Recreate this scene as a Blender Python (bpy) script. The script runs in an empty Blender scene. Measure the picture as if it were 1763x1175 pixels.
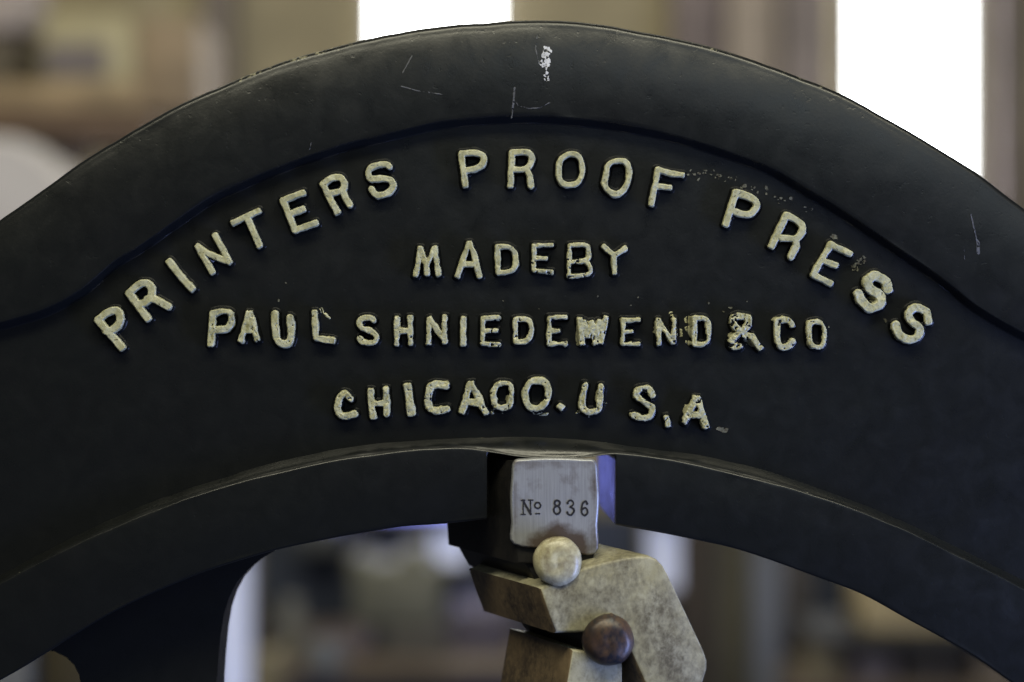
import bpy, bmesh, math, random
import numpy as np
from mathutils import Vector, Matrix

random.seed(7)
SC = bpy.context.scene
COL = SC.collection

# ------------------------------------------------------------------ camera
S = 0.0004          # metres per photo pixel on the plane of the name panel
D = 1.20            # camera distance from the name panel
Z0 = 1.45           # camera height
CX, CY = 881.5, 587.5
cam_d = bpy.data.cameras.new('camera')
cam = bpy.data.objects.new('camera', cam_d)
COL.objects.link(cam)
cam.location = (0, -D, Z0)
cam.rotation_euler = (math.radians(90), 0, 0)
cam_d.sensor_width = 36
cam_d.lens = 36 * D / (1763 * S)
cam_d.clip_start = 0.05
cam_d.clip_end = 100
cam_d.dof.use_dof = True
cam_d.dof.focus_distance = D - 0.006
cam_d.dof.aperture_fstop = 1.7
SC.camera = cam

# ------------------------------------------------------------------ world and lamps (indoors)
W = bpy.data.worlds.new('World'); SC.world = W; W.use_nodes = True
bg = W.node_tree.nodes['Background']
bg.inputs[0].default_value = (0.62, 0.66, 0.80, 1)
bg.inputs[1].default_value = 0.065

def area(name, loc, target, sx, sy, power, color):
    l = bpy.data.lights.new(name, 'AREA'); l.shape = 'RECTANGLE'; l.size = sx; l.size_y = sy
    l.energy = power; l.color = color
    o = bpy.data.objects.new(name, l); COL.objects.link(o)
    o.location = loc
    o.rotation_euler = (Vector(target) - Vector(loc)).to_track_quat('-Z', 'Y').to_euler()
    return o
area('ceiling_lamp', (0.05, -1.10, Z0 + 1.5), (0, 0, Z0), 2.4, 0.40, 44, (1.0, 0.95, 0.72))
area('side_window_light', (1.35, -0.55, Z0 - 0.65), (0, 0, Z0), 0.2, 1.0, 32, (0.34, 0.45, 1.0))
area('front_window_light', (1.3, -3.5, Z0 + 1.75), (0, 0, Z0), 3.2, 1.2, 14, (0.76, 0.90, 1.0))
area('room_lamp', (-0.3, 1.3, Z0 + 1.9), (0, 3.0, Z0 + 0.1), 2.2, 0.6, 39, (1.0, 0.95, 0.74))

vs = SC.view_settings
vs.view_transform = 'Standard'; vs.look = 'None'; vs.exposure = 0; vs.gamma = 1; vs.use_curve_mapping = False

# ------------------------------------------------------------------ helpers
def P(px, py, y=0.0):
    k = S * (D + y) / D
    return ((px - CX) * k, y, Z0 - (py - CY) * k)

def hash2(ix, iy, seed):
    n = (ix.astype(np.int64) * 374761393 + iy.astype(np.int64) * 668265263 + seed * 1442695041) & 0x7fffffff
    n = ((n ^ (n >> 13)) * 1274126177) & 0x7fffffff
    n = n ^ (n >> 16)
    return (n & 0xffff) / 65535.0

def vnoise(x, y, scale, seed=0):
    x = np.asarray(x, float) / scale + 1000; y = np.asarray(y, float) / scale + 1000
    ix = np.floor(x); iy = np.floor(y); fx = x - ix; fy = y - iy
    fx = fx * fx * (3 - 2 * fx); fy = fy * fy * (3 - 2 * fy)
    a = hash2(ix, iy, seed); b = hash2(ix + 1, iy, seed); c = hash2(ix, iy + 1, seed); d = hash2(ix + 1, iy + 1, seed)
    return (a * (1 - fx) + b * fx) * (1 - fy) + (c * (1 - fx) + d * fx) * fy

def sstep(a, b, x):
    t = np.clip((x - a) / (b - a), 0, 1); return t * t * (3 - 2 * t)

def curve(pts):
    p = np.array(pts, float); X = p[:, 0]; Y = p[:, 1]
    m = np.gradient(Y, X)
    def f(x):
        x = np.asarray(x, float)
        i = np.clip(np.searchsorted(X, x) - 1, 0, len(X) - 2)
        h = X[i + 1] - X[i]; t = (x - X[i]) / h
        tc = np.clip(t, 0, 1)
        v = ((2*tc**3 - 3*tc**2 + 1) * Y[i] + (tc**3 - 2*tc**2 + tc) * h * m[i]
             + (-2*tc**3 + 3*tc**2) * Y[i+1] + (tc**3 - tc**2) * h * m[i+1])
        v = v + np.where(t < 0, (x - X[0]) * m[0], 0) + np.where(t > 1, (x - X[-1]) * m[-1], 0)
        return v
    return f

def link(name, me, mat=None, parent=None, smooth=None):
    o = bpy.data.objects.new(name, me); COL.objects.link(o)
    if mat: me.materials.append(mat)
    if parent: o.parent = parent
    if smooth is not None:
        me.shade_smooth()
        if smooth < 180: me.set_sharp_from_angle(angle=math.radians(smooth))
    return o

def tag(o, label, cat=None, group=None, kind=None):
    o['label'] = label
    if cat: o['category'] = cat
    if group: o['group'] = group
    if kind: o['kind'] = kind
    return o

def empty(name, loc=(0, 0, 0)):
    o = bpy.data.objects.new(name, None); o.empty_display_size = 0.05
    COL.objects.link(o); o.location = loc
    return o

# ------------------------------------------------------------------ materials
def new_mat(name):
    m = bpy.data.materials.new(name); m.use_nodes = True
    nt = m.node_tree; b = nt.nodes['Principled BSDF']
    return m, nt, b

def N(nt, t, **kw):
    n = nt.nodes.new(t)
    for k, v in kw.items(): setattr(n, k, v)
    return n

def noise_node(nt, scale, detail=4, rough=0.55, vec=None, dist=0.0):
    n = N(nt, 'ShaderNodeTexNoise'); n.inputs['Scale'].default_value = scale
    n.inputs['Detail'].default_value = detail; n.inputs['Roughness'].default_value = rough
    n.inputs['Distortion'].default_value = dist
    if vec: nt.links.new(vec, n.inputs['Vector'])
    return n

def ramp(nt, fac, stops):
    r = N(nt, 'ShaderNodeValToRGB')
    e = r.color_ramp.elements
    while len(e) < len(stops): e.new(0.5)
    for i, (p, c) in enumerate(stops):
        e[i].position = p; e[i].color = (*c, 1) if len(c) == 3 else c
    nt.links.new(fac, r.inputs['Fac'])
    return r

def geo_pos(nt):
    return N(nt, 'ShaderNodeNewGeometry').outputs['Position']

def add_bump(nt, b, height, strength, dist):
    bp = N(nt, 'ShaderNodeBump'); bp.inputs['Strength'].default_value = strength; bp.inputs['Distance'].default_value = dist
    nt.links.new(height, bp.inputs['Height']); nt.links.new(bp.outputs['Normal'], b.inputs['Normal'])
    return bp

def mat_iron(name='black_enamelled_iron', r0=0.26, r1=0.355):
    m, nt, b = new_mat(name)
    pos = geo_pos(nt)
    n1 = noise_node(nt, 9, 6, 0.6, pos)
    n2 = noise_node(nt, 420, 5, 0.65, pos)
    n3 = noise_node(nt, 60, 5, 0.6, pos, 0.6)
    c = ramp(nt, n1.outputs['Fac'], [(0.25, (0.0058, 0.0064, 0.0066)), (0.5, (0.0062, 0.0071, 0.0070)), (0.75, (0.0068, 0.0080, 0.0075))])
    # worn specks of bare metal and dust along edges, and the rim's painted glint (attribute written on the mesh)
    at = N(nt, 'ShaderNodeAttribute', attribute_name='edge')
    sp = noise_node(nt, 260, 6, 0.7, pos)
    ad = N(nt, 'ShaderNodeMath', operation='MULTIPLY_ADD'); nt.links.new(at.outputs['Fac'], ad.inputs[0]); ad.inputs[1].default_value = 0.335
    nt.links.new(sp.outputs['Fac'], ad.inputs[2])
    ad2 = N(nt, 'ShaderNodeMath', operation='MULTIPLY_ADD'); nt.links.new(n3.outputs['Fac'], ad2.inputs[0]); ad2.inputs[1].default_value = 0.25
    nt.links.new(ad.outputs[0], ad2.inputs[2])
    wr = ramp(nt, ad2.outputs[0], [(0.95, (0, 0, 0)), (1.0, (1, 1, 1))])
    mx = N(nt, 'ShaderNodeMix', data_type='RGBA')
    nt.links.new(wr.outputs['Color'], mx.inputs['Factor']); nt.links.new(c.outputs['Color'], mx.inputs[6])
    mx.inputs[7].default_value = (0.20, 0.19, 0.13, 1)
    nt.links.new(mx.outputs[2], b.inputs['Base Color'])
    rr = ramp(nt, n3.outputs['Fac'], [(0.3, (r0,)*3), (0.7, (r1,)*3)])
    nt.links.new(rr.outputs['Color'], b.inputs['Roughness'])
    mm = N(nt, 'ShaderNodeMath', operation='MULTIPLY_ADD'); nt.links.new(n3.outputs['Fac'], mm.inputs[0]); mm.inputs[1].default_value = 0.25
    nt.links.new(n2.outputs['Fac'], mm.inputs[2])
    pit = noise_node(nt, 230, 3, 0.5, pos)
    pr = ramp(nt, pit.outputs['Fac'], [(0.27, (0, 0, 0)), (0.34, (1, 1, 1))])
    pm = N(nt, 'ShaderNodeMath', operation='MULTIPLY_ADD'); nt.links.new(pr.outputs['Color'], pm.inputs[0]); pm.inputs[1].default_value = 0.8
    nt.links.new(mm.outputs[0], pm.inputs[2])
    add_bump(nt, b, pm.outputs[0], 0.16, 0.0005)
    b.inputs['Specular IOR Level'].default_value = 0.5
    return m

def mat_paint(name='cream_letter_paint', base=((0.28, 0.27, 0.14), (0.41, 0.40, 0.24), (0.48, 0.47, 0.31)), rough=0.30, dark=0.39):
    m, nt, b = new_mat(name)
    pos = geo_pos(nt)
    n1 = noise_node(nt, 130, 5, 0.6, pos)
    n2 = noise_node(nt, 520, 5, 0.7, pos)
    c = ramp(nt, n1.outputs['Fac'], [(0.3, base[0]), (0.5, base[1]), (0.72, base[2])])
    d = ramp(nt, n2.outputs['Fac'], [(dark - 0.05, (1, 1, 1)), (dark + 0.02, (0, 0, 0))])
    mx = N(nt, 'ShaderNodeMix', data_type='RGBA')
    nt.links.new(d.outputs['Color'], mx.inputs['Factor']); nt.links.new(c.outputs['Color'], mx.inputs[6])
    mx.inputs[7].default_value = (0.06, 0.05, 0.03, 1)
    nt.links.new(mx.outputs[2], b.inputs['Base Color'])
    b.inputs['Roughness'].default_value = rough
    add_bump(nt, b, n1.outputs['Fac'], 0.5, 0.0012)
    return m

def mat_steel():
    m, nt, b = new_mat('brushed_steel')
    pos = geo_pos(nt)
    mp = N(nt, 'ShaderNodeMapping'); mp.inputs['Scale'].default_value = (1, 1, 0.04); nt.links.new(pos, mp.inputs['Vector'])
    n1 = noise_node(nt, 900, 4, 0.6, mp.outputs['Vector'])
    n2 = noise_node(nt, 55, 5, 0.6, pos)
    at = N(nt, 'ShaderNodeAttribute', attribute_name='edge')
    c = ramp(nt, n1.outputs['Fac'], [(0.25, (0.30, 0.305, 0.31)), (0.75, (0.46, 0.465, 0.47))])
    ad = N(nt, 'ShaderNodeMath', operation='MULTIPLY_ADD'); nt.links.new(at.outputs['Fac'], ad.inputs[0]); ad.inputs[1].default_value = 0.33
    nt.links.new(n2.outputs['Fac'], ad.inputs[2])
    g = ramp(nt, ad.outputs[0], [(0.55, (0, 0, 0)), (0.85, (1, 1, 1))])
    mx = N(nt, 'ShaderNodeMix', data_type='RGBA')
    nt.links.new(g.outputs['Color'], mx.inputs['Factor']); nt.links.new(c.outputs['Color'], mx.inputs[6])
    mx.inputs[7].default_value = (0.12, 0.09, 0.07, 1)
    nt.links.new(mx.outputs[2], b.inputs['Base Color'])
    b.inputs['Metallic'].default_value = 0.45
    b.inputs['Roughness'].default_value = 0.42
    add_bump(nt, b, n1.outputs['Fac'], 0.25, 0.0003)
    return m

def mat_grimy(name, a, bcol, dirt, scale=45, rough=0.5, metallic=0.0, amount=0.5, bump=0.35):
    m, nt, b = new_mat(name)
    pos = geo_pos(nt)
    mp = N(nt, 'ShaderNodeMapping'); mp.inputs['Scale'].default_value = (1, 1, 0.75); mp.inputs['Rotation'].default_value = (0, 0.35, 0); nt.links.new(pos, mp.inputs['Vector'])
    pos = mp.outputs['Vector']
    n1 = noise_node(nt, scale, 6, 0.62, pos, 0.5)
    n2 = noise_node(nt, scale * 5.5, 8, 0.78, pos, 0.15)
    n3 = noise_node(nt, scale * 0.5, 4, 0.6, pos)
    c = ramp(nt, n1.outputs['Fac'], [(0.3, a), (0.7, bcol)])
    ad = N(nt, 'ShaderNodeMath', operation='MULTIPLY_ADD'); nt.links.new(n3.outputs['Fac'], ad.inputs[0]); ad.inputs[1].default_value = 1.0
    h2 = N(nt, 'ShaderNodeMath', operation='MULTIPLY'); nt.links.new(n2.outputs['Fac'], h2.inputs[0]); h2.inputs[1].default_value = 0.85
    nt.links.new(h2.outputs[0], ad.inputs[2])
    g = ramp(nt, ad.outputs[0], [((0.95 - amount * 0.3) / 1.5, (0, 0, 0)), ((1.26 - amount * 0.3) / 1.5, (1, 1, 1))])
    dv = N(nt, 'ShaderNodeMath', operation='DIVIDE'); dv.inputs[1].default_value = 1.5
    nt.links.new(ad.outputs[0], dv.inputs[0]); nt.links.new(dv.outputs[0], g.inputs['Fac'])
    mx = N(nt, 'ShaderNodeMix', data_type='RGBA')
    nt.links.new(g.outputs['Color'], mx.inputs['Factor']); nt.links.new(c.outputs['Color'], mx.inputs[6])
    mx.inputs[7].default_value = (*dirt, 1)
    nt.links.new(mx.outputs[2], b.inputs['Base Color'])
    b.inputs['Roughness'].default_value = rough; b.inputs['Metallic'].default_value = metallic
    add_bump(nt, b, n2.outputs['Fac'], bump, 0.0006)
    return m

def mat_plain(name, col, rough=0.7, var=0.25, scale=8):
    m, nt, b = new_mat(name)
    n = noise_node(nt, scale, 5, 0.6, geo_pos(nt))
    lo = tuple(c * (1 - var) for c in col); hi = tuple(min(1, c * (1 + var)) for c in col)
    c = ramp(nt, n.outputs['Fac'], [(0.3, lo), (0.7, hi)])
    nt.links.new(c.outputs['Color'], b.inputs['Base Color'])
    b.inputs['Roughness'].default_value = rough
    add_bump(nt, b, n.outputs['Fac'], 0.15, 0.004)
    return m

def mat_emit(name, col, strength):
    m, nt, b = new_mat(name)
    b.inputs['Base Color'].default_value = (0.8, 0.8, 0.8, 1)
    b.inputs['Emission Color'].default_value = (*col, 1)
    b.inputs['Emission Strength'].default_value = strength
    return m

IRON = mat_iron()
GLOSS = mat_iron('glossy_black_enamel', 0.12, 0.22)
PAINT = mat_paint()
FLECK = mat_paint('old_paint_fleck', ((0.035, 0.035, 0.026), (0.09, 0.09, 0.062), (0.20, 0.195, 0.14)), 0.5, 0.46)
CHALK = mat_paint('chalky_white_scrape', ((0.30, 0.31, 0.33), (0.50, 0.51, 0.54), (0.66, 0.67, 0.70)), 0.8, 0.40)
HAIR = mat_plain('pale_scratch', (0.06, 0.063, 0.072), 0.6, 0.5, 300)
STEEL = mat_steel()
CREAM = mat_grimy('grimy_cream_enamel', (0.33, 0.30, 0.175), (0.52, 0.50, 0.37), (0.12, 0.105, 0.07), 42, 0.38, 0, 0.40)
KNOB = mat_grimy('stained_cream_knob', (0.42, 0.38, 0.20), (0.66, 0.62, 0.42), (0.15, 0.11, 0.055), 34, 0.30, 0, 0.62)
BROWN = mat_grimy('brown_grime_and_shade', (0.13, 0.092, 0.052), (0.24, 0.175, 0.095), (0.05, 0.037, 0.026), 60, 0.5, 0, 0.5)
RUST = mat_grimy('rusty_brown_knob', (0.055, 0.034, 0.028), (0.16, 0.09, 0.04), (0.018, 0.018, 0.022), 48, 0.36, 0.1, 0.75)
DARK = mat_grimy('greasy_black_iron', (0.012, 0.011, 0.010), (0.025, 0.022, 0.018), (0.005, 0.005, 0.005), 60, 0.5)
INK = mat_plain('dark_stamped_ink', (0.012, 0.011, 0.012), 0.6, 0.3, 200)

# ------------------------------------------------------------------ back wall (setting)
def bevel_box(x0, x1, y0, y1, z0, z1, bev=0.006, seg=2):
    bm = bmesh.new()
    bmesh.ops.create_cube(bm, size=1, matrix=Matrix.Translation(((x0+x1)/2, (y0+y1)/2, (z0+z1)/2)) @ Matrix.Diagonal((x1-x0, y1-y0, z1-z0, 1)))
    if bev > 0:
        bmesh.ops.bevel(bm, geom=bm.edges[:], offset=bev, segments=seg, affect='EDGES', profile=0.5)
    return bm

def to_mesh(bm, name):
    me = bpy.data.meshes.new(name); bmesh.ops.recalc_face_normals(bm, faces=bm.faces[:]); bm.to_mesh(me); bm.free(); return me

def pbox(name, px0, px1, py0, py1, y, thick, mat, parent=None, bev=0.006, tilt=0):
    """bevelled box whose front face, y metres behind the press, spans these photo pixels"""
    x0, _, z1 = P(px0, py0, y); x1, _, z0 = P(px1, py1, y)
    bm = bevel_box(x0, x1, y, y + thick, z0, z1, bev)
    if tilt:
        c = Vector(((x0+x1)/2, y, (z0+z1)/2))
        bmesh.ops.rotate(bm, verts=bm.verts[:], cent=c, matrix=Matrix.Rotation(math.radians(tilt), 3, 'Y'))
    return link(name, to_mesh(bm, name), mat, parent, 40)

WALLY = 3.4
wall = pbox('wall', -500, 2300, -900, 1900, WALLY, 0.12, mat_plain('dull_plaster', (0.29, 0.25, 0.165), 0.9, 0.3, 3.0), None, 0.0)
wall['kind'] = 'structure'; wall['label'] = 'dim brownish workshop wall far behind the press'

# ------------------------------------------------------------------ press head
head = empty('press_head', P(CX, 900, 0.03))
tag(head, 'arched black cast iron head of a hand press with raised cream lettering', 'printing press')
HINV = Matrix.Translation(head.location).inverted()
def under(o, parent_root_inv=HINV):
    o.matrix_parent_inverse = parent_root_inv
    return o

outer = curve([(-520, 860), (-400, 740), (-260, 590), (-120, 462), (0, 373), (60, 331), (130, 281), (200, 238), (290, 185), (370, 148), (440, 119), (500, 99),
               (590, 73), (700, 51), (800, 38), (890, 32), (980, 34), (1060, 43), (1150, 59), (1240, 81), (1310, 104), (1380, 130),
               (1450, 158), (1520, 195), (1590, 235), (1650, 272), (1690, 298), (1740, 336), (1763, 353), (1880, 450), (2020, 578), (2160, 728), (2290, 880)])
inner = curve([(-520, 960), (-300, 700), (-120, 585), (20, 549), (82, 529), (131, 503), (163, 477), (194, 450), (237, 424), (296, 383), (358, 341), (460, 293), (596, 246),
               (678, 226), (760, 208), (830, 201), (890, 198), (980, 201), (1050, 209), (1105, 219), (1180, 236), (1258, 261), (1334, 291), (1395, 326), (1456, 364),
               (1518, 406), (1579, 447), (1640, 491), (1667, 513), (1708, 541), (1763, 572), (1900, 620), (2080, 730), (2290, 980)])
ledU = curve([(-520, 1320), (-250, 1130), (0, 991), (129, 924), (259, 866), (388, 822), (496, 791), (593, 772), (684, 761), (811, 754), (882, 753), (960, 755), (1050, 763),
              (1100, 771), (1201, 784), (1314, 810), (1438, 851), (1570, 905), (1664, 951), (1763, 1000), (2000, 1130), (2290, 1330)])
ledL = curve([(-520, 1335), (-250, 1144), (0, 1004), (129, 937), (259, 881), (388, 836), (485, 812), (581, 791), (652, 781), (740, 772), (800, 770), (850, 776), (900, 783), (960, 786),
              (1020, 783), (1060, 779), (1100, 782), (1194, 799), (1326, 830), (1431, 862), (1570, 917), (1664, 963), (1763, 1013), (2000, 1144), (2290, 1345)])
lowE = curve([(-520, 1500), (-250, 1310), (0, 1172), (40, 1150), (130, 1094), (200, 1052), (300, 1007), (400, 969), (475, 948), (540, 934), (640, 915), (760, 902), (850, 895),
              (950, 892), (1050, 903), (1100, 912), (1200, 930), (1300, 956), (1400, 992), (1500, 1032), (1560, 1065), (1620, 1097), (1690, 1140), (1740, 1175),
              (1800, 1215), (2000, 1350), (2290, 1560)])

xs = np.concatenate([np.arange(-520, 820, 4.0), np.arange(820, 1080, 1.0), np.arange(1080, 2291, 4.0)])
zo = outer(xs) + (vnoise(xs, xs*0, 70, 3) - .5) * 2.2 + (vnoise(xs, xs*0, 22, 4) - .5) * 0.9 + (vnoise(xs, xs*0, 8, 5) - .5) * 0.2
zi = inner(xs) + (vnoise(xs, xs*0, 60, 8) - .5) * 1.5
zu = ledU(xs) + (vnoise(xs, xs*0, 30, 9) - .5) * 1.6; zlL = ledL(xs) + (vnoise(xs, xs*0, 40, 10) - .5) * 1.6
ze = lowE(xs) + (vnoise(xs, xs*0, 70, 11) - .5) * 2
sl = np.sqrt(1 + np.gradient(outer(xs), xs) ** 2)
sli = np.sqrt(1 + np.gradient(inner(xs), xs) ** 2)
LEAN = 0.0045    # the rim leans back towards the outer edge
YR = -0.0105     # front of the outer rim
YL = -0.0115     # front of the lower rim

def grid_part(name, rows, mat, drop=None, smooth=60):
    """rows: list of (py array, y array or float, ref depth, edge attr)"""
    n = len(xs); V = []; E = []
    for py, y, ref, e in rows:
        k = S * (D + ref) / D
        X = (xs - CX) * k; Zc = Z0 - (py - CY) * k
        Y = np.broadcast_to(np.asarray(y, float), X.shape)
        V.append(np.stack([X, Y, Zc], 1)); E.append(np.broadcast_to(np.asarray(e, float), X.shape))
    V = np.concatenate(V); E = np.concatenate(E)
    F = []
    for r in range(len(rows) - 1):
        for i in range(n - 1):
            if drop is not None and drop(r, i): continue
            a = r * n + i
            F.append((a, a + 1, a + n + 1, a + n))
    me = bpy.data.meshes.new(name)
    me.from_pydata(V.tolist(), [], F)
    at = me.attributes.new('edge', 'FLOAT', 'POINT'); at.data.foreach_set('value', E.astype(np.float32))
    bm = bmesh.new(); bm.from_mesh(me); bmesh.ops.delete(bm, geom=[v for v in bm.verts if not v.link_faces], context='VERTS'); bm.to_mesh(me); bm.free()
    o = link(name, me, mat, head, smooth)
    return under(o)

# outer rim: top surface, rounded corner, slightly crowned face, cove down to the panel
rows = []
edge_wear_glint = 0.30 + 0.65 * sstep(360, 430, xs) * (1 - sstep(590, 640, xs)) + 0.5 * sstep(1180, 1220, xs) * (1 - sstep(1420, 1460, xs)) + 0.25 * (vnoise(xs, xs * 0, 30, 51) - .5)  # chipped wear, raised at upper left to paint the window's golden glint
for y in (0.10, 0.06, 0.025, 0.002): rows.append((zo, y, YR, 0.2))
R = 12.0
for a in np.linspace(0, math.pi / 2, 7):
    rows.append((zo + R * sl * (1 - math.cos(a)), YR + 0.0002 + LEAN + R * S * (1 - math.sin(a)), YR, edge_wear_glint if a < 1.2 else edge_wear_glint * .7))
zs, zf = zo + R * sl, zi
for u in np.linspace(0.03, 1, 26):
    py = zs + (zf - zs) * u
    y = YR + 0.0002 - 0.0016 * math.sin(math.pi * u ** 0.8) + (vnoise(xs, py, 90, 21) - .5) * 0.0004 + (vnoise(xs, py, 28, 22) - .5) * 0.00015
    y = y + LEAN * (1 - u) ** 1.5
    rows.append((py, y, YR, np.maximum(0, edge_wear_glint * .75 - u * 5) + (0.35 if u > 0.985 else 0)))
CW = 16.0
for u in np.linspace(0.06, 1, 14):
    t = u * u * (3 - 2 * u)
    rows.append((zi + CW * sli * u, (YR + 0.0002) * (1 - t), YR * (1 - u), 0.0))
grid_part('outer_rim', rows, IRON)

# name panel
rows = []
zp = zi + CW * sli
for u in np.linspace(0, 1, 40):
    py = zp + (zu - zp) * u
    y = (vnoise(xs, py, 60, 31) - .5) * 0.0003 + (vnoise(xs, py, 22, 32) - .5) * 0.0002
    w = min(1, u * 10, (1 - u) * 10)
    rows.append((py, y * w, 0.0, 0.0))
grid_part('name_panel', rows, IRON)

# lower rim: sloping ledge, front face, rounded lower edge, underside; a slot is left open in the middle
mslot = sstep(838, 852, xs) * (1 - sstep(1047, 1061, xs))
rows = []
LB = mslot
for u in np.linspace(0, 1, 10):
    py = zu + (zlL - zu) * u
    t = math.sin(u * math.pi / 2) * 0.75 + u * 0.25
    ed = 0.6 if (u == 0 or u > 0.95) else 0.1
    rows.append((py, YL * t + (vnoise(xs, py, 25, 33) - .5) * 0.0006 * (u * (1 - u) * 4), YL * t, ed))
for a in (0.35, 0.7, 1.0):
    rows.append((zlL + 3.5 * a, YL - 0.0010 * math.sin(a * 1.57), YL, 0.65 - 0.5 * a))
base = zlL + 3.5
for u in np.linspace(0.02, 1, 24):
    py = base + (ze - 5 - base) * u
    y = YL - 0.0010 - 0.0012 * math.sin(math.pi * u) + (vnoise(xs, py, 80, 41) - .5) * 0.0004 + (vnoise(xs, py, 26, 42) - .5) * 0.00015
    n = float(sstep(0.0, 0.12, u))
    rows.append((py, y + (0.145 - y) * mslot * n, YL, 0.0))
for a in np.linspace(0.2, math.pi / 2, 5):
    py = ze - 5 + 5 * math.sin(a); y = YL - 0.001 + 5 * S * (1 - math.cos(a))
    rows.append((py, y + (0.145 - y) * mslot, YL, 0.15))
for y in (0.03, 0.08, 0.145):
    rows.append((ze, y + (0.145 - y) * mslot, YL, 0.0))
mid = 0.5 * (mslot[1:] + mslot[:-1])
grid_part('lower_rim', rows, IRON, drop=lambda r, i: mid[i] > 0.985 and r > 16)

def prism(name, poly, y, ext, mat, parent=None, inv=None, bev=0.002, seg=3, smooth=35, side=None):
    """outline traced in photo pixels at depth y, pushed back along the world vector ext"""
    bm = bmesh.new()
    f = [bm.verts.new(P(px, py, y)) for px, py in poly]
    b = [bm.verts.new(v.co + Vector(ext)) for v in f]
    n = len(f)
    bm.faces.new(f); bm.faces.new(list(reversed(b)))
    for i in range(n):
        bm.faces.new((f[i], b[i], b[(i+1) % n], f[(i+1) % n]))
    bmesh.ops.recalc_face_normals(bm, faces=bm.faces[:])
    if bev:
        fs = set(f)
        ed = [e for e in bm.edges if e.verts[0] in fs and e.verts[1] in fs]
        bmesh.ops.bevel(bm, geom=ed, offset=bev, segments=seg, affect='EDGES', profile=0.5)
    o = link(name, to_mesh(bm, name), mat, parent, smooth)
    if inv is not None: under(o, inv)
    if side:                      # left flank in brown: oily grime with its shade painted in
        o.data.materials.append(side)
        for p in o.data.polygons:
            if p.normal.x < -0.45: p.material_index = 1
    return o

web = prism('side_web', [(-420, 1150), (-420, 960), (300, 930), (462, 925), (474, 948), (450, 962), (426, 982), (408, 1003), (395, 1028), (386, 1056), (380, 1092), (376, 1135), (373, 1180), (370, 1420),
                        (140, 1420), (139, 1178), (136, 1162), (128, 1146), (114, 1132), (94, 1122), (60, 1117), (0, 1125)], 0.03, (0, 0.035, 0), IRON, head, HINV, 0)

# ------------------------------------------------------------------ raised lettering
def seg_dist(px, py, a, b):
    ax, ay = a; bx, by = b
    dx, dy = bx - ax, by - ay; L = dx * dx + dy * dy + 1e-9
    t = np.clip(((px - ax) * dx + (py - ay) * dy) / L, 0, 1)
    return np.hypot(px - ax - t * dx, py - ay - t * dy)

def smooth_path(pts, closed=False, n=5):
    p = [np.array(q, float) for q in pts]
    if len(p) < 4 and not closed: return pts
    out = []; m = len(p)
    rng = range(m) if closed else range(m - 1)
    for i in rng:
        p0 = p[(i-1) % m] if closed or i > 0 else p[i]
        p1 = p[i]; p2 = p[(i+1) % m]
        p3 = p[(i+2) % m] if closed or i + 2 < m else p2
        for k in range(n):
            t = k / n
            out.append(tuple(0.5 * ((2*p1) + (-p0+p2)*t + (2*p0-5*p1+4*p2-p3)*t*t + (-p0+3*p1-3*p2+p3)*t**3)))
    out.append(tuple(p[0]) if closed else tuple(p[-1]))
    return out

def stroke_field(X, Y, strokes):
    """strokes: list of (points, half width); returns min(distance - half width)"""
    d = np.full(X.shape, 1e9)
    for pts, hw in strokes:
        if hw < 0:                   # straight bars with squared ends
            hw = -hw; rc = min(4.2, hw * .72)
            for (ax, ay), (bx, by) in zip(pts[:-1], pts[1:]):
                Lh = math.hypot(bx - ax, by - ay) / 2 + 1e-6; ux, uy = (bx - ax) / (2 * Lh), (by - ay) / (2 * Lh)
                qx = X - (ax + bx) / 2; qy = Y - (ay + by) / 2
                a = np.abs(qx * ux + qy * uy) - (Lh + hw * .82) + rc; b = np.abs(-qx * uy + qy * ux) - hw + rc
                d = np.minimum(d, np.hypot(np.maximum(a, 0), np.maximum(b, 0)) + np.minimum(np.maximum(a, b), 0) - rc)
            continue
        if len(pts) == 1: pts = [pts[0], (pts[0][0] + .01, pts[0][1])]
        for a, b in zip(pts[:-1], pts[1:]):
            d = np.minimum(d, seg_dist(X, Y, a, b) - hw)
    return d

def field_mesh(name, X, Y, d, yfun, mat, ref=0.0, smooth=180):
    """sheet over the region d < 0, its border pulled onto d = 0; yfun(d at vertex) gives depth"""
    step = X[0, 1] - X[0, 0]
    gy, gx = np.gradient(d, step)
    g2 = np.maximum(gx * gx + gy * gy, 0.15)
    ins = d < 0
    cell = ins[:-1, :-1] | ins[1:, :-1] | ins[:-1, 1:] | ins[1:, 1:]
    k = np.where(d > 0, np.minimum(d, 1.6 * step) / g2, 0)
    lim = 1.2 * step
    X2 = X - np.clip(gx * k, -lim, lim); Y2 = Y - np.clip(gy * k, -lim, lim)
    used = np.zeros(d.shape, bool)
    used[:-1, :-1] |= cell; used[1:, :-1] |= cell; used[:-1, 1:] |= cell; used[1:, 1:] |= cell
    idx = -np.ones(d.shape, int); idx[used] = np.arange(used.sum())
    yy = yfun(np.minimum(d, 0))
    sc = S * (D + ref) / D
    V = np.stack([(X2[used] - CX) * sc, yy[used], Z0 - (Y2[used] - CY) * sc], 1)
    r, c = np.nonzero(cell)
    F = np.stack([idx[r, c], idx[r + 1, c], idx[r + 1, c + 1], idx[r, c + 1]], 1)
    me = bpy.data.meshes.new(name)
    me.from_pydata(V.tolist(), [], F.tolist())
    return link(name, me, mat, None, smooth)

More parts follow.
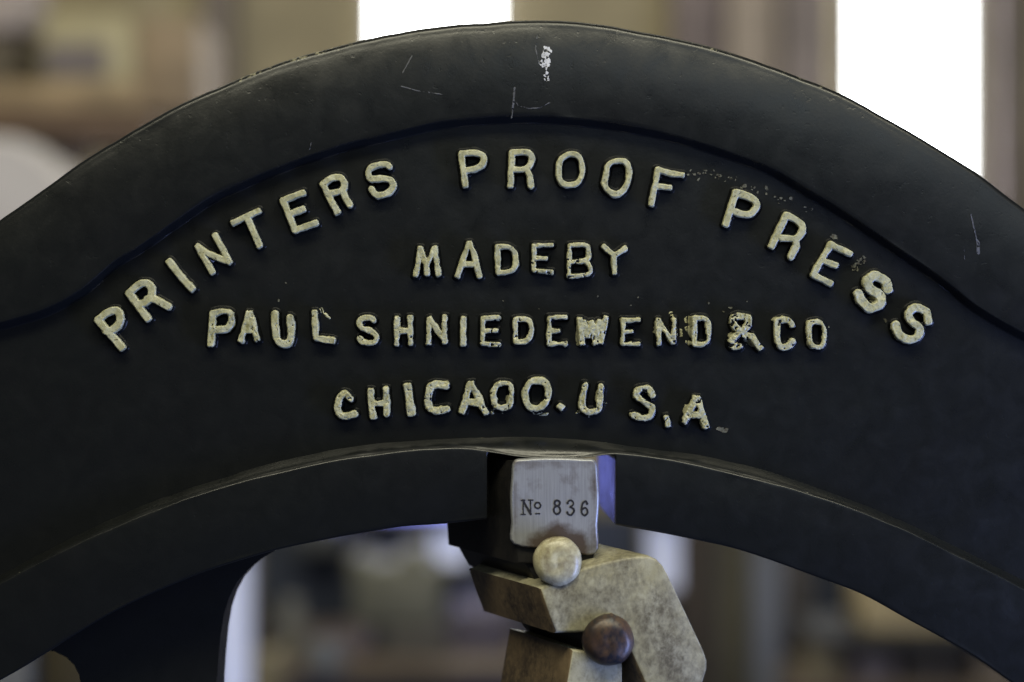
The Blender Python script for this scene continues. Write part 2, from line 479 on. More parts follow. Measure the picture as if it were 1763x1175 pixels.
HL = 18.0        # letter height above the panel in photo pixels
DR = 6.5         # draft of the letter walls
STEP = 1.15
ZT = -HL * S
seedc = [100]
def raised_letter(ch, where, strokes, rough=1.0, wear=0.0, extra=None):
    """strokes in photo pixels at the top of the letter"""
    seedc[0] += 7; sd = seedc[0]
    allp = [p for s, h in strokes for p in s]
    ex = extra or []
    allx = allp + [p for s, h in ex for p in s]
    x0 = min(p[0] for p in allx) - 20; x1 = max(p[0] for p in allx) + 20
    y0 = min(p[1] for p in allx) - 20; y1 = max(p[1] for p in allx) + 20
    X, Y = np.meshgrid(np.arange(x0, x1, STEP), np.arange(y0, y1, STEP))
    nA = vnoise(X, Y, 13, sd) - .5; nB = vnoise(X, Y, 5.5, sd + 1) - .5; nC = vnoise(X, Y, 2.6, sd + 2) - .5
    d = stroke_field(X, Y, strokes) + nA * 1.6 + nB * 0.8
    top = HL * S + (vnoise(X, Y, 20, sd + 3) - .5) * 0.0012
    def h(dd):                       # 0 at the foot, 1 on top
        return np.interp(DR - dd, [0, 1, 2, 3, 4, 5, 6, 7, 8.2], [0, .022, .07, .15, .27, .45, .70, .93, 1])
    hb = np.clip(h(d), 0, 1)
    body_y = 0.0010 - (top + 0.0010) * hb
    db = d - DR
    fx = lambda arr: (lambda dd: arr)
    body = field_mesh('letter', X, Y, db, fx(body_y), GLOSS, ref=ZT * 0.5)
    body.parent = head; under(body)
    body['label'] = 'raised cast letter %s %s' % (ch, where) if ch.isalpha() or ch == '&' else 'raised cast full stop %s' % where
    # brushed paint coat on top of the letter
    dp = stroke_field(X, Y, strokes) + 0.35 + nA * 2.6 * rough + nB * 1.6 * rough + nC * 0.6 * rough
    if ex: dp = np.minimum(dp, stroke_field(X, Y, ex) + nB * 3.0 + nC * 2.2)
    if wear > 0:
        wn = 0.6 * vnoise(X, Y, 7, sd + 5) + 0.4 * vnoise(X, Y, 3, sd + 6)
        dp = np.maximum(dp, (wn - (1 - wear)) * 9)
    th = np.clip(-dp / 1.7, 0, 1)
    coat = -0.00012 + 0.00062 * np.sqrt(th) + (nB * 0.0005 + nC * 0.0003 + nA * 0.0004) * th * rough
    # flecks beyond the letter lie on whatever is underneath
    py_ = np.where(db < 0, body_y, 0.0) - coat
    pc = field_mesh('paint_coat', X, Y, dp, fx(py_), PAINT, ref=ZT * 0.98)
    pc.parent = body
    pc.matrix_parent_inverse = HINV
    body.matrix_parent_inverse = HINV
    pc.matrix_parent_inverse = Matrix.Identity(4)
    return body

def zoom(ox, oy, k):
    return lambda pts: [(ox + x / k, oy + y / k) for x, y in pts]
zA, zB, zC = zoom(120, 220, 2.938), zoom(680, 220, 2.938), zoom(1150, 280, 3.264)
zD, zE, zF, zG = zoom(520, 620, 2.2603), zoom(340, 500, 3.265), zoom(860, 500, 2.938), zoom(680, 390, 4.007)

def L(ch, where, z, hw, lines, curves=(), loops=(), rough=1.0, wear=0.0, extra=()):
    hw += 0.8
    st = [(z(l), -hw) for l in lines]
    st += [(smooth_path(z(c)), hw) for c in curves]
    st += [(smooth_path(z(c), True), hw) for c in loops]
    if z in (zE, zF, zD): wear = max(wear, 0.17); rough *= 1.15     # the lower lines are more worn
    ex = [(z(p), r) for p, r in extra]
    raised_letter(ch, where, st, rough, wear, ex)

w1 = 'in the word PRINTERS'
L('P', w1, zA, 6.6, [[(142, 973), (262, 1114)]], [[(142, 972), (190, 935), (232, 925), (253, 950), (250, 990), (220, 1022), (182, 1030)]], rough=.6)
L('R', w1, zA, 6.6, [[(299, 838), (394, 968)]], [[(299, 838), (345, 797), (385, 787), (411, 812), (410, 852), (380, 885), (340, 893)], [(392, 868), (425, 868), (460, 885), (498, 905)]], rough=.6)
L('I', w1, zA, 6.4, [[(501, 678), (558, 750), (618, 815)]], rough=.6)
L('N', w1, zA, 5.4, [[(645, 602), (720, 732)], [(645, 602), (700, 638), (806, 680)], [(734, 545), (806, 680)]], rough=.6)
L('T', w1, zA, 5.6, [[(826, 482), (954, 421)], [(895, 455), (960, 598)]], rough=.6)
L('E', w1, zA, 5.6, [[(1077, 367), (1138, 520)], [(1077, 367), (1180, 330)], [(1105, 440), (1180, 411)], [(1138, 520), (1245, 481)]], rough=.7)
L('R', w1, zA, 5.8, [[(1281, 287), (1350, 428)]], [[(1281, 287), (1325, 258), (1368, 254), (1388, 285), (1375, 318), (1315, 332)], [(1378, 312), (1392, 350), (1416, 392)]], rough=.8)
L('S', w1, zA, 5.4, [], [[(1615, 197), (1600, 187), (1555, 190), (1515, 212), (1511, 242), (1530, 260), (1580, 257), (1622, 267), (1636, 297), (1610, 330), (1570, 343), (1540, 335), (1526, 312)]], rough=.8)
w2 = 'in the word PROOF'
L('P', w2, zB, 5.6, [[(336, 136), (346, 215), (355, 292)]], [[(336, 132), (400, 127), (440, 138), (450, 167), (425, 200), (350, 218)]], rough=.8)
L('R', w2, zB, 5.4, [[(592, 130), (584, 292)]], [[(592, 127), (660, 124), (690, 142), (688, 180), (660, 208), (592, 214)], [(665, 210), (682, 245), (688, 295)]], rough=.7)
L('O', 'first O of the word PROOF', zB, 4.9, [], [], [[(862, 142), (890, 132), (925, 142), (945, 180), (945, 240), (925, 280), (885, 290), (850, 283), (830, 250), (833, 175)]], rough=.9)
L('O', 'second O of the word PROOF', zB, 5.1, [], [], [[(1082, 187), (1120, 168), (1163, 174), (1185, 207), (1180, 265), (1155, 318), (1115, 336), (1076, 316), (1061, 285), (1069, 230)]], rough=.9)
L('F', w2, zB, 5.3, [[(1331, 212), (1298, 388)], [(1331, 212), (1395, 232), (1455, 240)], [(1318, 295), (1392, 304)]], rough=.8)
w3 = 'in the word PRESS'
L('P', w3, zC, 6.2, [[(383, 170), (326, 346)]], [[(383, 170), (440, 187), (488, 215), (497, 250), (470, 285), (430, 293), (380, 278)]], rough=.6)
L('R', w3, zC, 6.0, [[(665, 297), (582, 472)]], [[(665, 297), (725, 325), (757, 360), (748, 402), (715, 428), (640, 425)], [(715, 428), (722, 470), (692, 530)]], rough=.6)
L('E', w3, zC, 5.4, [[(917, 462), (867, 545), (817, 630)], [(917, 462), (1025, 513)], [(870, 550), (943, 579)], [(817, 630), (915, 679)]], rough=.7)
L('S', 'first S at the end of the word PRESS', zC, 8.0, [], [[(1240, 712), (1222, 665), (1165, 637), (1123, 665), (1135, 705), (1190, 745), (1195, 795), (1142, 818), (1095, 785), (1068, 738)]], rough=1.1, extra=[([(1130, 770), (1170, 760)], 6)])
L('S', 'last S of the word PRESS', zC, 7.4, [], [[(1463, 892), (1452, 842), (1395, 815), (1354, 850), (1370, 895), (1412, 930), (1403, 980), (1352, 995), (1300, 965), (1280, 915)]], rough=1.0)
w4 = 'in the line MADE BY'
L('M', w4, zG, 4.7, [[(175, 150), (142, 340)], [(271, 147), (299, 330)], [(176, 160), (218, 268), (220, 330)], [(270, 152), (222, 268)]], rough=1.0, wear=.1)
L('A', w4, zG, 5.0, [[(510, 117), (428, 342)], [(512, 117), (540, 175), (582, 345)], [(455, 262), (560, 262)]], rough=.7)
L('D', w4, zG, 4.8, [[(706, 142), (712, 318)]], [[(706, 142), (790, 146), (829, 190), (831, 270), (800, 308), (712, 322)]], rough=.8)
L('E', w4, zG, 3.9, [[(960, 132), (958, 300)], [(960, 132), (1085, 127)], [(960, 220), (1042, 220)], [(958, 304), (1083, 315)]], rough=1.0, wear=.22)
L('B', w4, zG, 4.0, [[(1205, 132), (1200, 338)]], [[(1205, 132), (1310, 130), (1334, 165), (1326, 228), (1220, 248)], [(1318, 240), (1345, 280), (1335, 328), (1200, 343)]], rough=1.1, wear=.24)
L('Y', w4, zG, 4.9, [[(1441, 137), (1510, 202), (1588, 152)], [(1510, 202), (1514, 322)]], rough=1.0)
w5 = 'in the word PAUL'
L('P', w5, zE, 5.8, [[(85, 132), (74, 306)]], [[(85, 130), (130, 119), (180, 126), (190, 170), (165, 213), (120, 222), (85, 222)]], rough=1.0)
L('A', w5, zE, 5.4, [[(286, 132), (243, 282)], [(290, 132), (305, 160), (335, 277)], [(262, 225), (320, 225)], [(288, 150), (292, 200)]], rough=1.0, wear=.12)
L('U', w5, zE, 6.4, [], [[(433, 133), (436, 210), (444, 270), (472, 299), (508, 297), (524, 265), (521, 155)]], rough=.8)
L('L', w5, zE, 5.4, [[(656, 122), (665, 270), (760, 284)]], rough=.8, extra=[([(690, 105), (705, 130), (735, 155)], 2.6)])
w6 = 'in the word SHNIEDEWEND'
L('S', w6, zE, 5.0, [], [[(990, 167), (970, 155), (927, 160), (909, 182), (925, 213), (970, 230), (1004, 257), (998, 288), (965, 298), (927, 290), (913, 272)]], rough=1.0)
L('H', w6, zE, 4.7, [[(1120, 157), (1118, 303)], [(1194, 153), (1198, 300)], [(1120, 230), (1195, 226)]], rough=1.0)
L('N', 'first N of the word SHNIEDEWEND', zE, 4.9, [[(1303, 162), (1299, 298)], [(1303, 162), (1350, 230), (1390, 283)], [(1389, 148), (1389, 293)]], rough=1.0)
L('I', w6, zE, 5.5, [[(1495, 160), (1493, 302)]], rough=.9)
L('E', 'first E of the word SHNIEDEWEND', zE, 4.4, [[(1606, 158), (1600, 300)], [(1606, 160), (1690, 152)], [(1600, 230), (1683, 228)], [(1600, 300), (1694, 305)]], rough=1.2, extra=[([(1690, 155)], 6)])
L('D', 'first D of the word SHNIEDEWEND', zF, 4.6, [[(80, 147), (80, 263)]], [[(80, 147), (138, 150), (159, 180), (155, 230), (130, 260), (80, 264)]], rough=.9)
L('E', 'second E of the word SHNIEDEWEND', zF, 3.9, [[(253, 138), (251, 270)], [(253, 137), (335, 136)], [(251, 205), (300, 205)], [(251, 271), (335, 271)]], rough=1.2)
L('W', w6, zF, 5.4, [[(408, 150), (420, 270)], [(424, 160), (446, 232), (470, 175)], [(465, 165), (486, 262)], [(538, 138), (514, 258)], [(505, 160), (490, 240)]], rough=1.3, extra=[([(405, 190), (402, 255)], 6), ([(450, 200), (510, 190)], 9), ([(405, 270)], 5)])
L('E', 'third E of the word SHNIEDEWEND', zF, 3.9, [[(626, 152), (623, 272)], [(626, 151), (705, 151)], [(623, 212), (670, 208)], [(623, 273), (705, 273)]], rough=1.1)
L('N', 'last N of the word SHNIEDEWEND', zF, 4.6, [[(806, 152), (806, 272)], [(806, 157), (875, 262)], [(885, 148), (878, 262)]], rough=1.4, extra=[([(912, 205), (914, 228)], 5), ([(872, 120)], 4), ([(800, 180), (798, 210)], 5)])
L('D', 'last D of the word SHNIEDEWEND', zF, 4.5, [[(988, 143), (986, 268)]], [[(988, 142), (1035, 142), (1056, 165), (1056, 245), (1035, 270), (986, 272)]], rough=1.3, extra=[([(955, 150), (970, 165)], 6), ([(957, 190), (972, 230)], 5), ([(957, 265)], 4)])
L('&', 'worn ampersand before CO', zF, 5.6, [[(1235, 228), (1278, 235), (1318, 292)]], [[(1262, 140), (1225, 132), (1192, 135), (1186, 175), (1215, 212), (1175, 255), (1180, 285), (1215, 283)], [(1262, 140), (1260, 175), (1225, 215)]], rough=1.6, wear=.28, extra=[([(1180, 235), (1185, 275)], 7), ([(1260, 250), (1290, 270)], 7), ([(1190, 125), (1265, 130)], 4)])
L('C', 'in the abbreviation CO', zF, 5.3, [], [[(1480, 177), (1462, 153), (1412, 153), (1405, 190), (1406, 250), (1425, 286), (1463, 283), (1484, 260)]], rough=.9, extra=[([(1405, 155), (1440, 150)], 7)])
L('O', 'in the abbreviation CO', zF, 4.6, [], [], [[(1575, 167), (1610, 160), (1638, 180), (1644, 240), (1630, 283), (1590, 283), (1570, 250), (1566, 195)]], rough=1.3, extra=[([(1645, 165), (1672, 185)], 2.2)])
w7 = 'in the word CHICAGO'
L('C', 'first C of the word CHICAGO', zD, 6.2, [], [[(190, 152), (170, 133), (147, 147), (140, 195), (157, 219), (203, 211)]], rough=1.1)
L('H', w7, zD, 5.4, [[(266, 118), (275, 222)], [(325, 115), (330, 212)], [(270, 170), (328, 168)]], rough=1.1)
L('I', w7, zD, 7.2, [[(410, 104), (425, 206)]], rough=1.1)
L('C', 'second C of the word CHICAGO', zD, 6.4, [], [[(560, 101), (520, 96), (497, 112), (492, 178), (515, 198), (563, 190)]], rough=1.3)
L('A', w7, zD, 5.8, [[(655, 93), (622, 202)], [(660, 93), (713, 207)], [(640, 162), (685, 168)]], rough=1.2)
L('G', w7, zD, 5.3, [], [], [[(768, 93), (808, 97), (815, 140), (803, 180), (765, 184), (746, 163), (750, 112)]], rough=1.4, extra=[([(742, 195), (740, 208)], 3.2), ([(780, 200), (780, 210)], 2.6), ([(800, 150), (805, 175)], 5)])
L('O', w7, zD, 5.8, [], [], [[(888, 87), (938, 84), (958, 112), (950, 163), (920, 188), (882, 180), (870, 132)]], rough=1.2, extra=[([(880, 197), (918, 214), (955, 212)], 2.6)])
L('.', 'after the word CHICAGO', zD, 5.6, [[(1002, 180), (1010, 186)]], rough=1.0)
L('U', 'in the initials U S A', zD, 5.8, [], [[(1101, 98), (1092, 155), (1095, 190), (1120, 203), (1152, 192), (1160, 150), (1166, 105)]], rough=1.6, extra=[([(1075, 205)], 3.4), ([(1183, 168)], 3), ([(1118, 222)], 3)])
L('S', 'in the initials U S A', zD, 5.8, [], [[(1363, 137), (1352, 117), (1317, 114), (1302, 135), (1325, 160), (1362, 185), (1357, 217), (1325, 226), (1292, 214)]], rough=1.3)
L('.', 'between the initials S and A', zD, 5.0, [[(1418, 222), (1425, 254)]], rough=1.5)
L('A', 'in the initials U S A', zD, 5.8, [[(1533, 153), (1488, 242)], [(1540, 153), (1572, 258)], [(1508, 213), (1555, 215)]], rough=1.5, extra=[([(1500, 185), (1490, 225)], 4)])

# ------------------------------------------------------------------ scrapes, scratches and paint flecks on the iron
def surface_mark(name, strokes, y, mat, rough=2.0, breakup=0.0, lift=0.00016, label=None, step=0.8):
    seedc[0] += 5; sd = seedc[0]
    allp = [p for s, h in strokes for p in s]
    x0 = min(p[0] for p in allp) - 16; x1 = max(p[0] for p in allp) + 16
    y0 = min(p[1] for p in allp) - 16; y1 = max(p[1] for p in allp) + 16
    X, Y = np.meshgrid(np.arange(x0, x1, step), np.arange(y0, y1, step))
    d = stroke_field(X, Y, strokes) + (vnoise(X, Y, 6, sd) - .5) * rough * 1.6 + (vnoise(X, Y, 2.4, sd + 1) - .5) * rough
    if breakup:
        bn = 0.5 * vnoise(X, Y, 4.5, sd + 2) + 0.5 * vnoise(X, Y, 2.2, sd + 3)
        d = np.maximum(d, (bn - (1 - breakup)) * 10)
    if not (d < 0).any(): return
    yy = np.asarray(y(X, Y) if callable(y) else y + 0 * X) - lift
    o = field_mesh(name, X, Y, d, lambda dd: yy, mat, ref=float(np.mean(yy)))
    o.parent = head; under(o)
    if label: o['label'] = label
    return o

def rim_y(X, Y):
    a = outer(X) + R * 1.02; b = inner(X)
    u = np.clip((Y - a) / (b - a), 0.02, 1)
    return YR + 0.0002 - 0.0016 * np.sin(np.pi * u ** 0.8) + (vnoise(X, Y, 90, 21) - .5) * 0.0004 + (vnoise(X, Y, 28, 22) - .5) * 0.00015 - 0.00012 + LEAN * (1 - u) ** 1.5
surface_mark('scrape', [([(941, 90), (938, 108)], 9), ([(940, 104), (941, 134)], 3.2)], rim_y, CHALK, 4, .36, label='chalky white scrape at the top of the arch')
for pts, hw in ([[(925, 62), (922, 84), (927, 106)], 0.8], [[(886, 152), (884, 176), (881, 203)], 1.5], [[(884, 170), (892, 182), (910, 187), (930, 186), (946, 177)], 0.55],
                [[(709, 97), (693, 126)], 0.8], [[(688, 148), (720, 157), (762, 163)], 0.7],
                [[(536, 246), (533, 258)], 0.7], [[(1672, 370), (1679, 402), (1683, 422)], 1.2], [[(1684, 415), (1684, 436)], 2.4], [[(1660, 430), (1661, 452)], .6]):
    surface_mark('scratch', [(pts, hw)], rim_y, HAIR, 0.7, .34)
rr = random.Random(5)
def flecks(path, n, spread, rmax, y=-0.0002):
    for i in range(n):
        k = rr.random() * (len(path) - 1); j = int(k); t = k - j
        x = path[j][0] * (1 - t) + path[j+1][0] * t + rr.gauss(0, spread)
        yy = path[j][1] * (1 - t) + path[j+1][1] * t + rr.gauss(0, spread)
        r = 0.7 + rmax * rr.random() ** 4
        surface_mark('paint_fleck', [([(x, yy), (x + rr.gauss(0, 2), yy + rr.gauss(0, 1))], r)], y, FLECK, 1.4, .25, 0.0003)
flecks([(1190, 298), (1240, 308), (1300, 322), (1340, 345), (1400, 365)], 46, 5, 1.8)
surface_mark('paint_fleck', [([(1434, 406), (1440, 410)], 4)], -0.0003, FLECK, 3, .3)
surface_mark('paint_fleck', [([(1472, 460), (1484, 448)], 6)], -0.0003, FLECK, 4, .35)
surface_mark('paint_fleck', [([(1524, 550), (1526, 553)], 2.5)], -0.0003, FLECK, 2, .2)
surface_mark('paint_fleck', [([(1236, 738), (1250, 742)], 3.2)], -0.0003, FLECK, 2, .3)
flecks([(480, 520), (620, 525), (800, 520), (1000, 525), (1200, 520), (1400, 520)], 14, 12, 1.0)

# ------------------------------------------------------------------ toggle under the head
tog = empty('toggle_joint', P(1000, 1240, 0.0))
tag(tog, 'grimy cream and brown toggle joint hanging below the steel number plate', 'machine joint')
TINV = Matrix.Translation(tog.location).inverted()
EXT = (-0.049, 0.072, 0.004)
YP = -0.020
prism('slide_block', [(885, 795), (1027, 795), (1029, 850), (1023, 972), (890, 970), (882, 850)], YP + 0.003, EXT, DARK, tog, TINV, 0.0012)
prism('neck_block', [(903, 966), (1006, 966), (1006, 1000), (950, 1016), (926, 1006)], YP + 0.006, EXT, DARK, tog, TINV, 0.0012)
# number plate with worn rounded edges
pl = smooth_path([(884, 795), (905, 790), (950, 788), (1000, 790), (1025, 794), (1030, 825), (1032, 860), (1029, 905), (1025, 955), (955, 948), (884, 938), (880, 900), (878, 860), (880, 825)], True, 4)[:-1]
def plate_mesh():
    X, Y = np.meshgrid(np.arange(866, 1044, 1.2), np.arange(776, 968, 1.2))
    # signed distance to the outline
    d = np.full(X.shape, 1e9); ins = np.zeros(X.shape, bool)
    m = len(pl)
    for i in range(m):
        a, b = pl[i], pl[(i+1) % m]
        d = np.minimum(d, seg_dist(X, Y, a, b))
        cond = ((a[1] > Y) != (b[1] > Y)) & (X < (b[0]-a[0]) * (Y-a[1]) / (b[1]-a[1] + 1e-12) + a[0])
        ins ^= cond
    d = np.where(ins, -d, d)
    prof = np.clip(-d / 4.0, 0, 1)
    yy = YP + 0.0032 - 0.0032 * np.sqrt(1 - (1 - prof) ** 2) + (vnoise(X, Y, 40, 77) - .5) * 0.0003
    o = field_mesh('number_plate', X, Y, d, lambda dd: yy, STEEL, ref=YP)
    # grime attribute: near the border and round the knob
    me = o.data; co = np.empty(len(me.vertices) * 3); me.vertices.foreach_get('co', co); co = co.reshape(-1, 3)
    k = S * (D + YP) / D
    vx = co[:, 0] / k + CX; vy = CY - (co[:, 2] - Z0) / k
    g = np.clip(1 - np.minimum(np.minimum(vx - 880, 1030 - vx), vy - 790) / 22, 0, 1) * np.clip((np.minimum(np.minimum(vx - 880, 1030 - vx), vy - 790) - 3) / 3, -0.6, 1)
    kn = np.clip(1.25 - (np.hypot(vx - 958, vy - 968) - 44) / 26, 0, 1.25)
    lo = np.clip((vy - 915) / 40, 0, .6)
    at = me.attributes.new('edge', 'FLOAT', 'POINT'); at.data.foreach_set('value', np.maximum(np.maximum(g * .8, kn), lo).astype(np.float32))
    return o
plate = plate_mesh(); plate.parent = tog; plate.matrix_parent_inverse = TINV
plate['label'] = 'brushed steel plate stamped No 836'
z8 = zoom(790, 740, 5.342)
def ell(cx, cy, rx, ry, n=18): return [(cx + rx * math.cos(2*math.pi*i/n), cy + ry * math.sin(2*math.pi*i/n)) for i in range(n + 1)]
def stamp(ch, strokes):
    st = [(z8(p), (h + 1.6) / 5.342) for p, h in strokes]
    allp = [p for s, h in st for p in s]
    X, Y = np.meshgrid(np.arange(min(p[0] for p in allp) - 4, max(p[0] for p in allp) + 4, .45), np.arange(min(p[1] for p in allp) - 4, max(p[1] for p in allp) + 4, .45))
    seedc[0] += 3
    d = stroke_field(X, Y, st) + (vnoise(X, Y, 2.5, seedc[0]) - .5) * 0.7
    yy = YP - 0.00022 + (vnoise(X, Y, 40, 77) - .5) * 0.0003
    o = field_mesh('stamped_character', X, Y, d, lambda dd: yy, INK, ref=YP)
    o.parent = plate; o.matrix_parent_inverse = Matrix.Identity(4)
    o['label'] = 'dark stamped character %s' % ch
stamp('N', [([(592, 655), (592, 775)], 5), ([(590, 652), (660, 776)], 9), ([(660, 650), (660, 775)], 5), ([(574, 651), (606, 651)], 5), ([(642, 648), (682, 648)], 5), ([(572, 780), (612, 780)], 5)])
stamp('small raised o underlined', [(ell(725, 697, 27, 27), 6), ([(708, 773), (742, 773)], 5)])
stamp('8', [(ell(905, 677, 25, 26), 8), (ell(903, 740, 30, 36), 8)])
stamp('3', [(smooth_path([(1002, 678), (1008, 660), (1030, 651), (1051, 668), (1049, 695), (1025, 711)]), 7), (smooth_path([(1025, 711), (1052, 726), (1058, 752), (1035, 783), (1008, 780), (996, 762)]), 8), ([(1001, 676)], 10), ([(998, 762)], 10)])
stamp('6', [(smooth_path([(1180, 680), (1166, 660), (1142, 676), (1129, 720), (1131, 765), (1152, 790), (1177, 778), (1184, 750), (1170, 724), (1146, 724), (1131, 742)]), 7.5), ([(1179, 682)], 9)])

YE = -0.030
prism('elbow_block', [(1004, 978), (1040, 968), (1072, 961), (1100, 957), (1118, 957), (1132, 963), (1143, 974), (1152, 990), (1213, 1120), (1219, 1138), (1219, 1152), (1212, 1176), (1190, 1250),
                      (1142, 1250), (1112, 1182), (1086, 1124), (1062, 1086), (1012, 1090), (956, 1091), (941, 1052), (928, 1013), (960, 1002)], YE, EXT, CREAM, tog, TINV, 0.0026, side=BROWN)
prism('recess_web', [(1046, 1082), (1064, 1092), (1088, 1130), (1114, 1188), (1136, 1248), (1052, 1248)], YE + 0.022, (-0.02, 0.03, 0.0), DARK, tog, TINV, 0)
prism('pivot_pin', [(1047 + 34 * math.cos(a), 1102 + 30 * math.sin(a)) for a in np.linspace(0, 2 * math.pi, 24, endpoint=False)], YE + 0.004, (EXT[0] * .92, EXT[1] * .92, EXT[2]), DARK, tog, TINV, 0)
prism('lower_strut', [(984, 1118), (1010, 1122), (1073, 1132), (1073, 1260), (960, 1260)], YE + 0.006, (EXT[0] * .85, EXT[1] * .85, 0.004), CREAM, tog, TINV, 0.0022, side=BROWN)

def knob(px, py, r, y, depth, mat, label, nick=0.0):
    """domed pin head facing the camera side, slightly lumpy"""
    bm = bmesh.new(); nr, na = 14, 48
    cx, _, cz = P(px, py, y); rad = r * S * (D + y) / D
    rings = []
    for i in range(nr + 1):
        a = i / nr * math.pi / 2
        rho = math.sin(a); rr_ = rad * rho; dep = -depth * (1 - rho ** 3.6) ** 0.6
        if i == 0: rings.append([bm.verts.new((cx, y + dep, cz))]); continue
        ring = []
        for j in range(na):
            t = 2 * math.pi * j / na
            w = 1 + 0.012 * math.sin(3 * t + px) + 0.008 * math.sin(7 * t + py)
            if nick and abs(t - math.pi * .46) < .12: w += nick
            ring.append(bm.verts.new((cx + rr_ * w * math.cos(t), y + dep * (1 + .03 * math.sin(2 * t + i)), cz + rr_ * w * math.sin(t))))
        rings.append(ring)
    last = [bm.verts.new((v.co.x, y + 0.006, v.co.z)) for v in rings[-1]]
    rings.append(last)
    for i in range(len(rings) - 1):
        A, B = rings[i], rings[i + 1]
        for j in range(na):
            if len(A) == 1: bm.faces.new((A[0], B[j], B[(j + 1) % na]))
            else: bm.faces.new((A[j], B[j], B[(j + 1) % na], A[(j + 1) % na]))
    o = link('pivot_knob', to_mesh(bm, 'pivot_knob'), mat, tog, 60)
    under(o, TINV); o['label'] = label
knob(960, 967, 42, YE + 0.001, 0.0065, KNOB, 'domed cream pivot knob below the number plate')
knob(1047, 1102, 45, YE + 0.001, 0.0095, RUST, 'rusty brown rounded pivot knob', 0.05)

# ------------------------------------------------------------------ blurred workshop behind the press
M = {}
def mt(name, col, rough=0.7, var=0.25, scale=8):
    if name not in M: M[name] = mat_plain(name, col, rough, var, scale)
    return M[name]
SKYGLASS = mat_emit('overexposed_window_glass', (0.95, 0.98, 1.0), 9.0)
BLUEGLASS = mat_emit('dim_bluish_window_glass', (0.46, 0.55, 0.95), 0.50)
def window(px0, px1, py0, py1, glass, label, fr=14, y=3.3):
    x0, _, z1 = P(px0, py0, y); x1, _, z0 = P(px1, py1, y)
    w = empty('window', ((x0 + x1) / 2, y, z0)); tag(w, label, 'window', 'workshop windows behind the press')
    inv = Matrix.Translation(w.location).inverted()
    fm = mt('window_frame_paint', (0.33, 0.30, 0.26))
    t = fr * S * (D + y) / D
    for nm, a in (('stile', (x0 - t, x0, z0 - t, z1 + t)), ('stile', (x1, x1 + t, z0 - t, z1 + t)), ('rail', (x0, x1, z1, z1 + t)), ('rail', (x0, x1, z0 - t, z0))):
        under(link(nm, to_mesh(bevel_box(a[0], a[1], y - 0.02, y + 0.08, a[2], a[3], .004), nm), fm, w, 40), inv)
    under(link('pane', to_mesh(bevel_box(x0, x1, y + 0.02, y + 0.03, z0, z1, 0), 'pane'), glass, w), inv)
window(644, 854, -260, 700, SKYGLASS, 'blinding white window behind the top of the arch')
window(1466, 1667, -260, 858, SKYGLASS, 'blinding white window behind the right shoulder of the arch')
window(372, 430, 940, 1330, BLUEGLASS, 'pale bluish window strip beside the left column under the arch', 8)
window(748, 806, 912, 970, BLUEGLASS, 'small bluish pane left of the number plate', 6)
window(560, 836, 736, 884, mat_emit('added_blue_glow', (0.10, 0.15, 1.0), 2.6), 'unseen glowing blue pane added for the reflection in the slot beside the number plate', 6)  # hidden emitter, added only so the slot wall reflects blue
window(1118, 1168, 898, 1015, BLUEGLASS, 'narrow bluish pane above the cream elbow', 8)

def thing_box(name, cat, label, px0, px1, py0, py1, y, thick, mat, bev=0.01, tilt=0, parts=(), group=None):
    o = pbox(name, px0, px1, py0, py1, y, thick, mat, None, bev, tilt)
    tag(o, label, cat, group)
    for nm, a, b, c, d_, m2 in parts:
        q = pbox(nm, a, b, c, d_, y - 0.006, 0.004, m2, o, 0.0)
    return o
tan = (0.26, 0.19, 0.11)
thing_box('shelf', 'shelf', 'dark brown shelf board at upper left carrying boxes', -300, 262, 190, 226, 2.55, 0.42, mt('shelf_wood', (0.12, 0.075, 0.045)), 0.006, 2)
thing_box('carton', 'box', 'cream rounded carton with grey label on the shelf', 62, 230, 24, 188, 2.62, 0.24, mt('cream_card', (0.30, 0.265, 0.165)), 0.035, 0,
          [('label_patch', 78, 184, 74, 132, mt('grey_label', (0.13, 0.11, 0.11)))])
thing_box('carton', 'box', 'plain brown carton beside the cream one on the shelf', 236, 344, 30, 192, 2.66, 0.24, mt('brown_card', (0.20, 0.148, 0.095)), 0.012)
thing_box('carton', 'box', 'dark carton at the left edge of the shelf', -90, 24, 62, 186, 2.64, 0.22, mt('dark_card', (0.07, 0.055, 0.035)), 0.012)
thing_box('carton', 'box', 'tan flat carton lying low on the shelf at left', -60, 240, 140, 189, 2.57, 0.03, mt('tan_card', tan), 0.012)
thing_box('carton', 'box', 'greyish pink carton at the top left corner', -120, 42, -90, 56, 2.66, 0.22, mt('pinkish_card', (0.34, 0.29, 0.27)), 0.03)
thing_box('post', 'post', 'dark upright post left of the white window', 346, 396, -300, 760, 3.18, 0.10, mt('dark_post', (0.14, 0.115, 0.10)), 0.008)
# white cloth bundle under the shelf, sloping shoulder
def bundle():
    bm = bmesh.new()
    pts = [(-160, 236), (-20, 232), (40, 238), (72, 262), (100, 292), (135, 330), (170, 420), (180, 640), (-160, 640)]
    y = 2.45
    f = [bm.verts.new(P(px, py, y)) for px, py in pts]; b = [bm.verts.new(v.co + Vector((0.0, .3, 0))) for v in f]
    n = len(f); bm.faces.new(f); bm.faces.new(b[::-1])
    for i in range(n): bm.faces.new((f[i], b[i], b[(i+1) % n], f[(i+1) % n]))
    bmesh.ops.recalc_face_normals(bm, faces=bm.faces[:])
    bmesh.ops.bevel(bm, geom=bm.edges[:], offset=0.014, segments=3, affect='EDGES')
    o = link('cloth_bundle', to_mesh(bm, 'cloth_bundle'), mt('white_cloth', (0.50, 0.47, 0.46), .9, .12, 5), None, 60)
    tag(o, 'pale white bundle below the shelf at the left edge', 'bundle')
bundle()
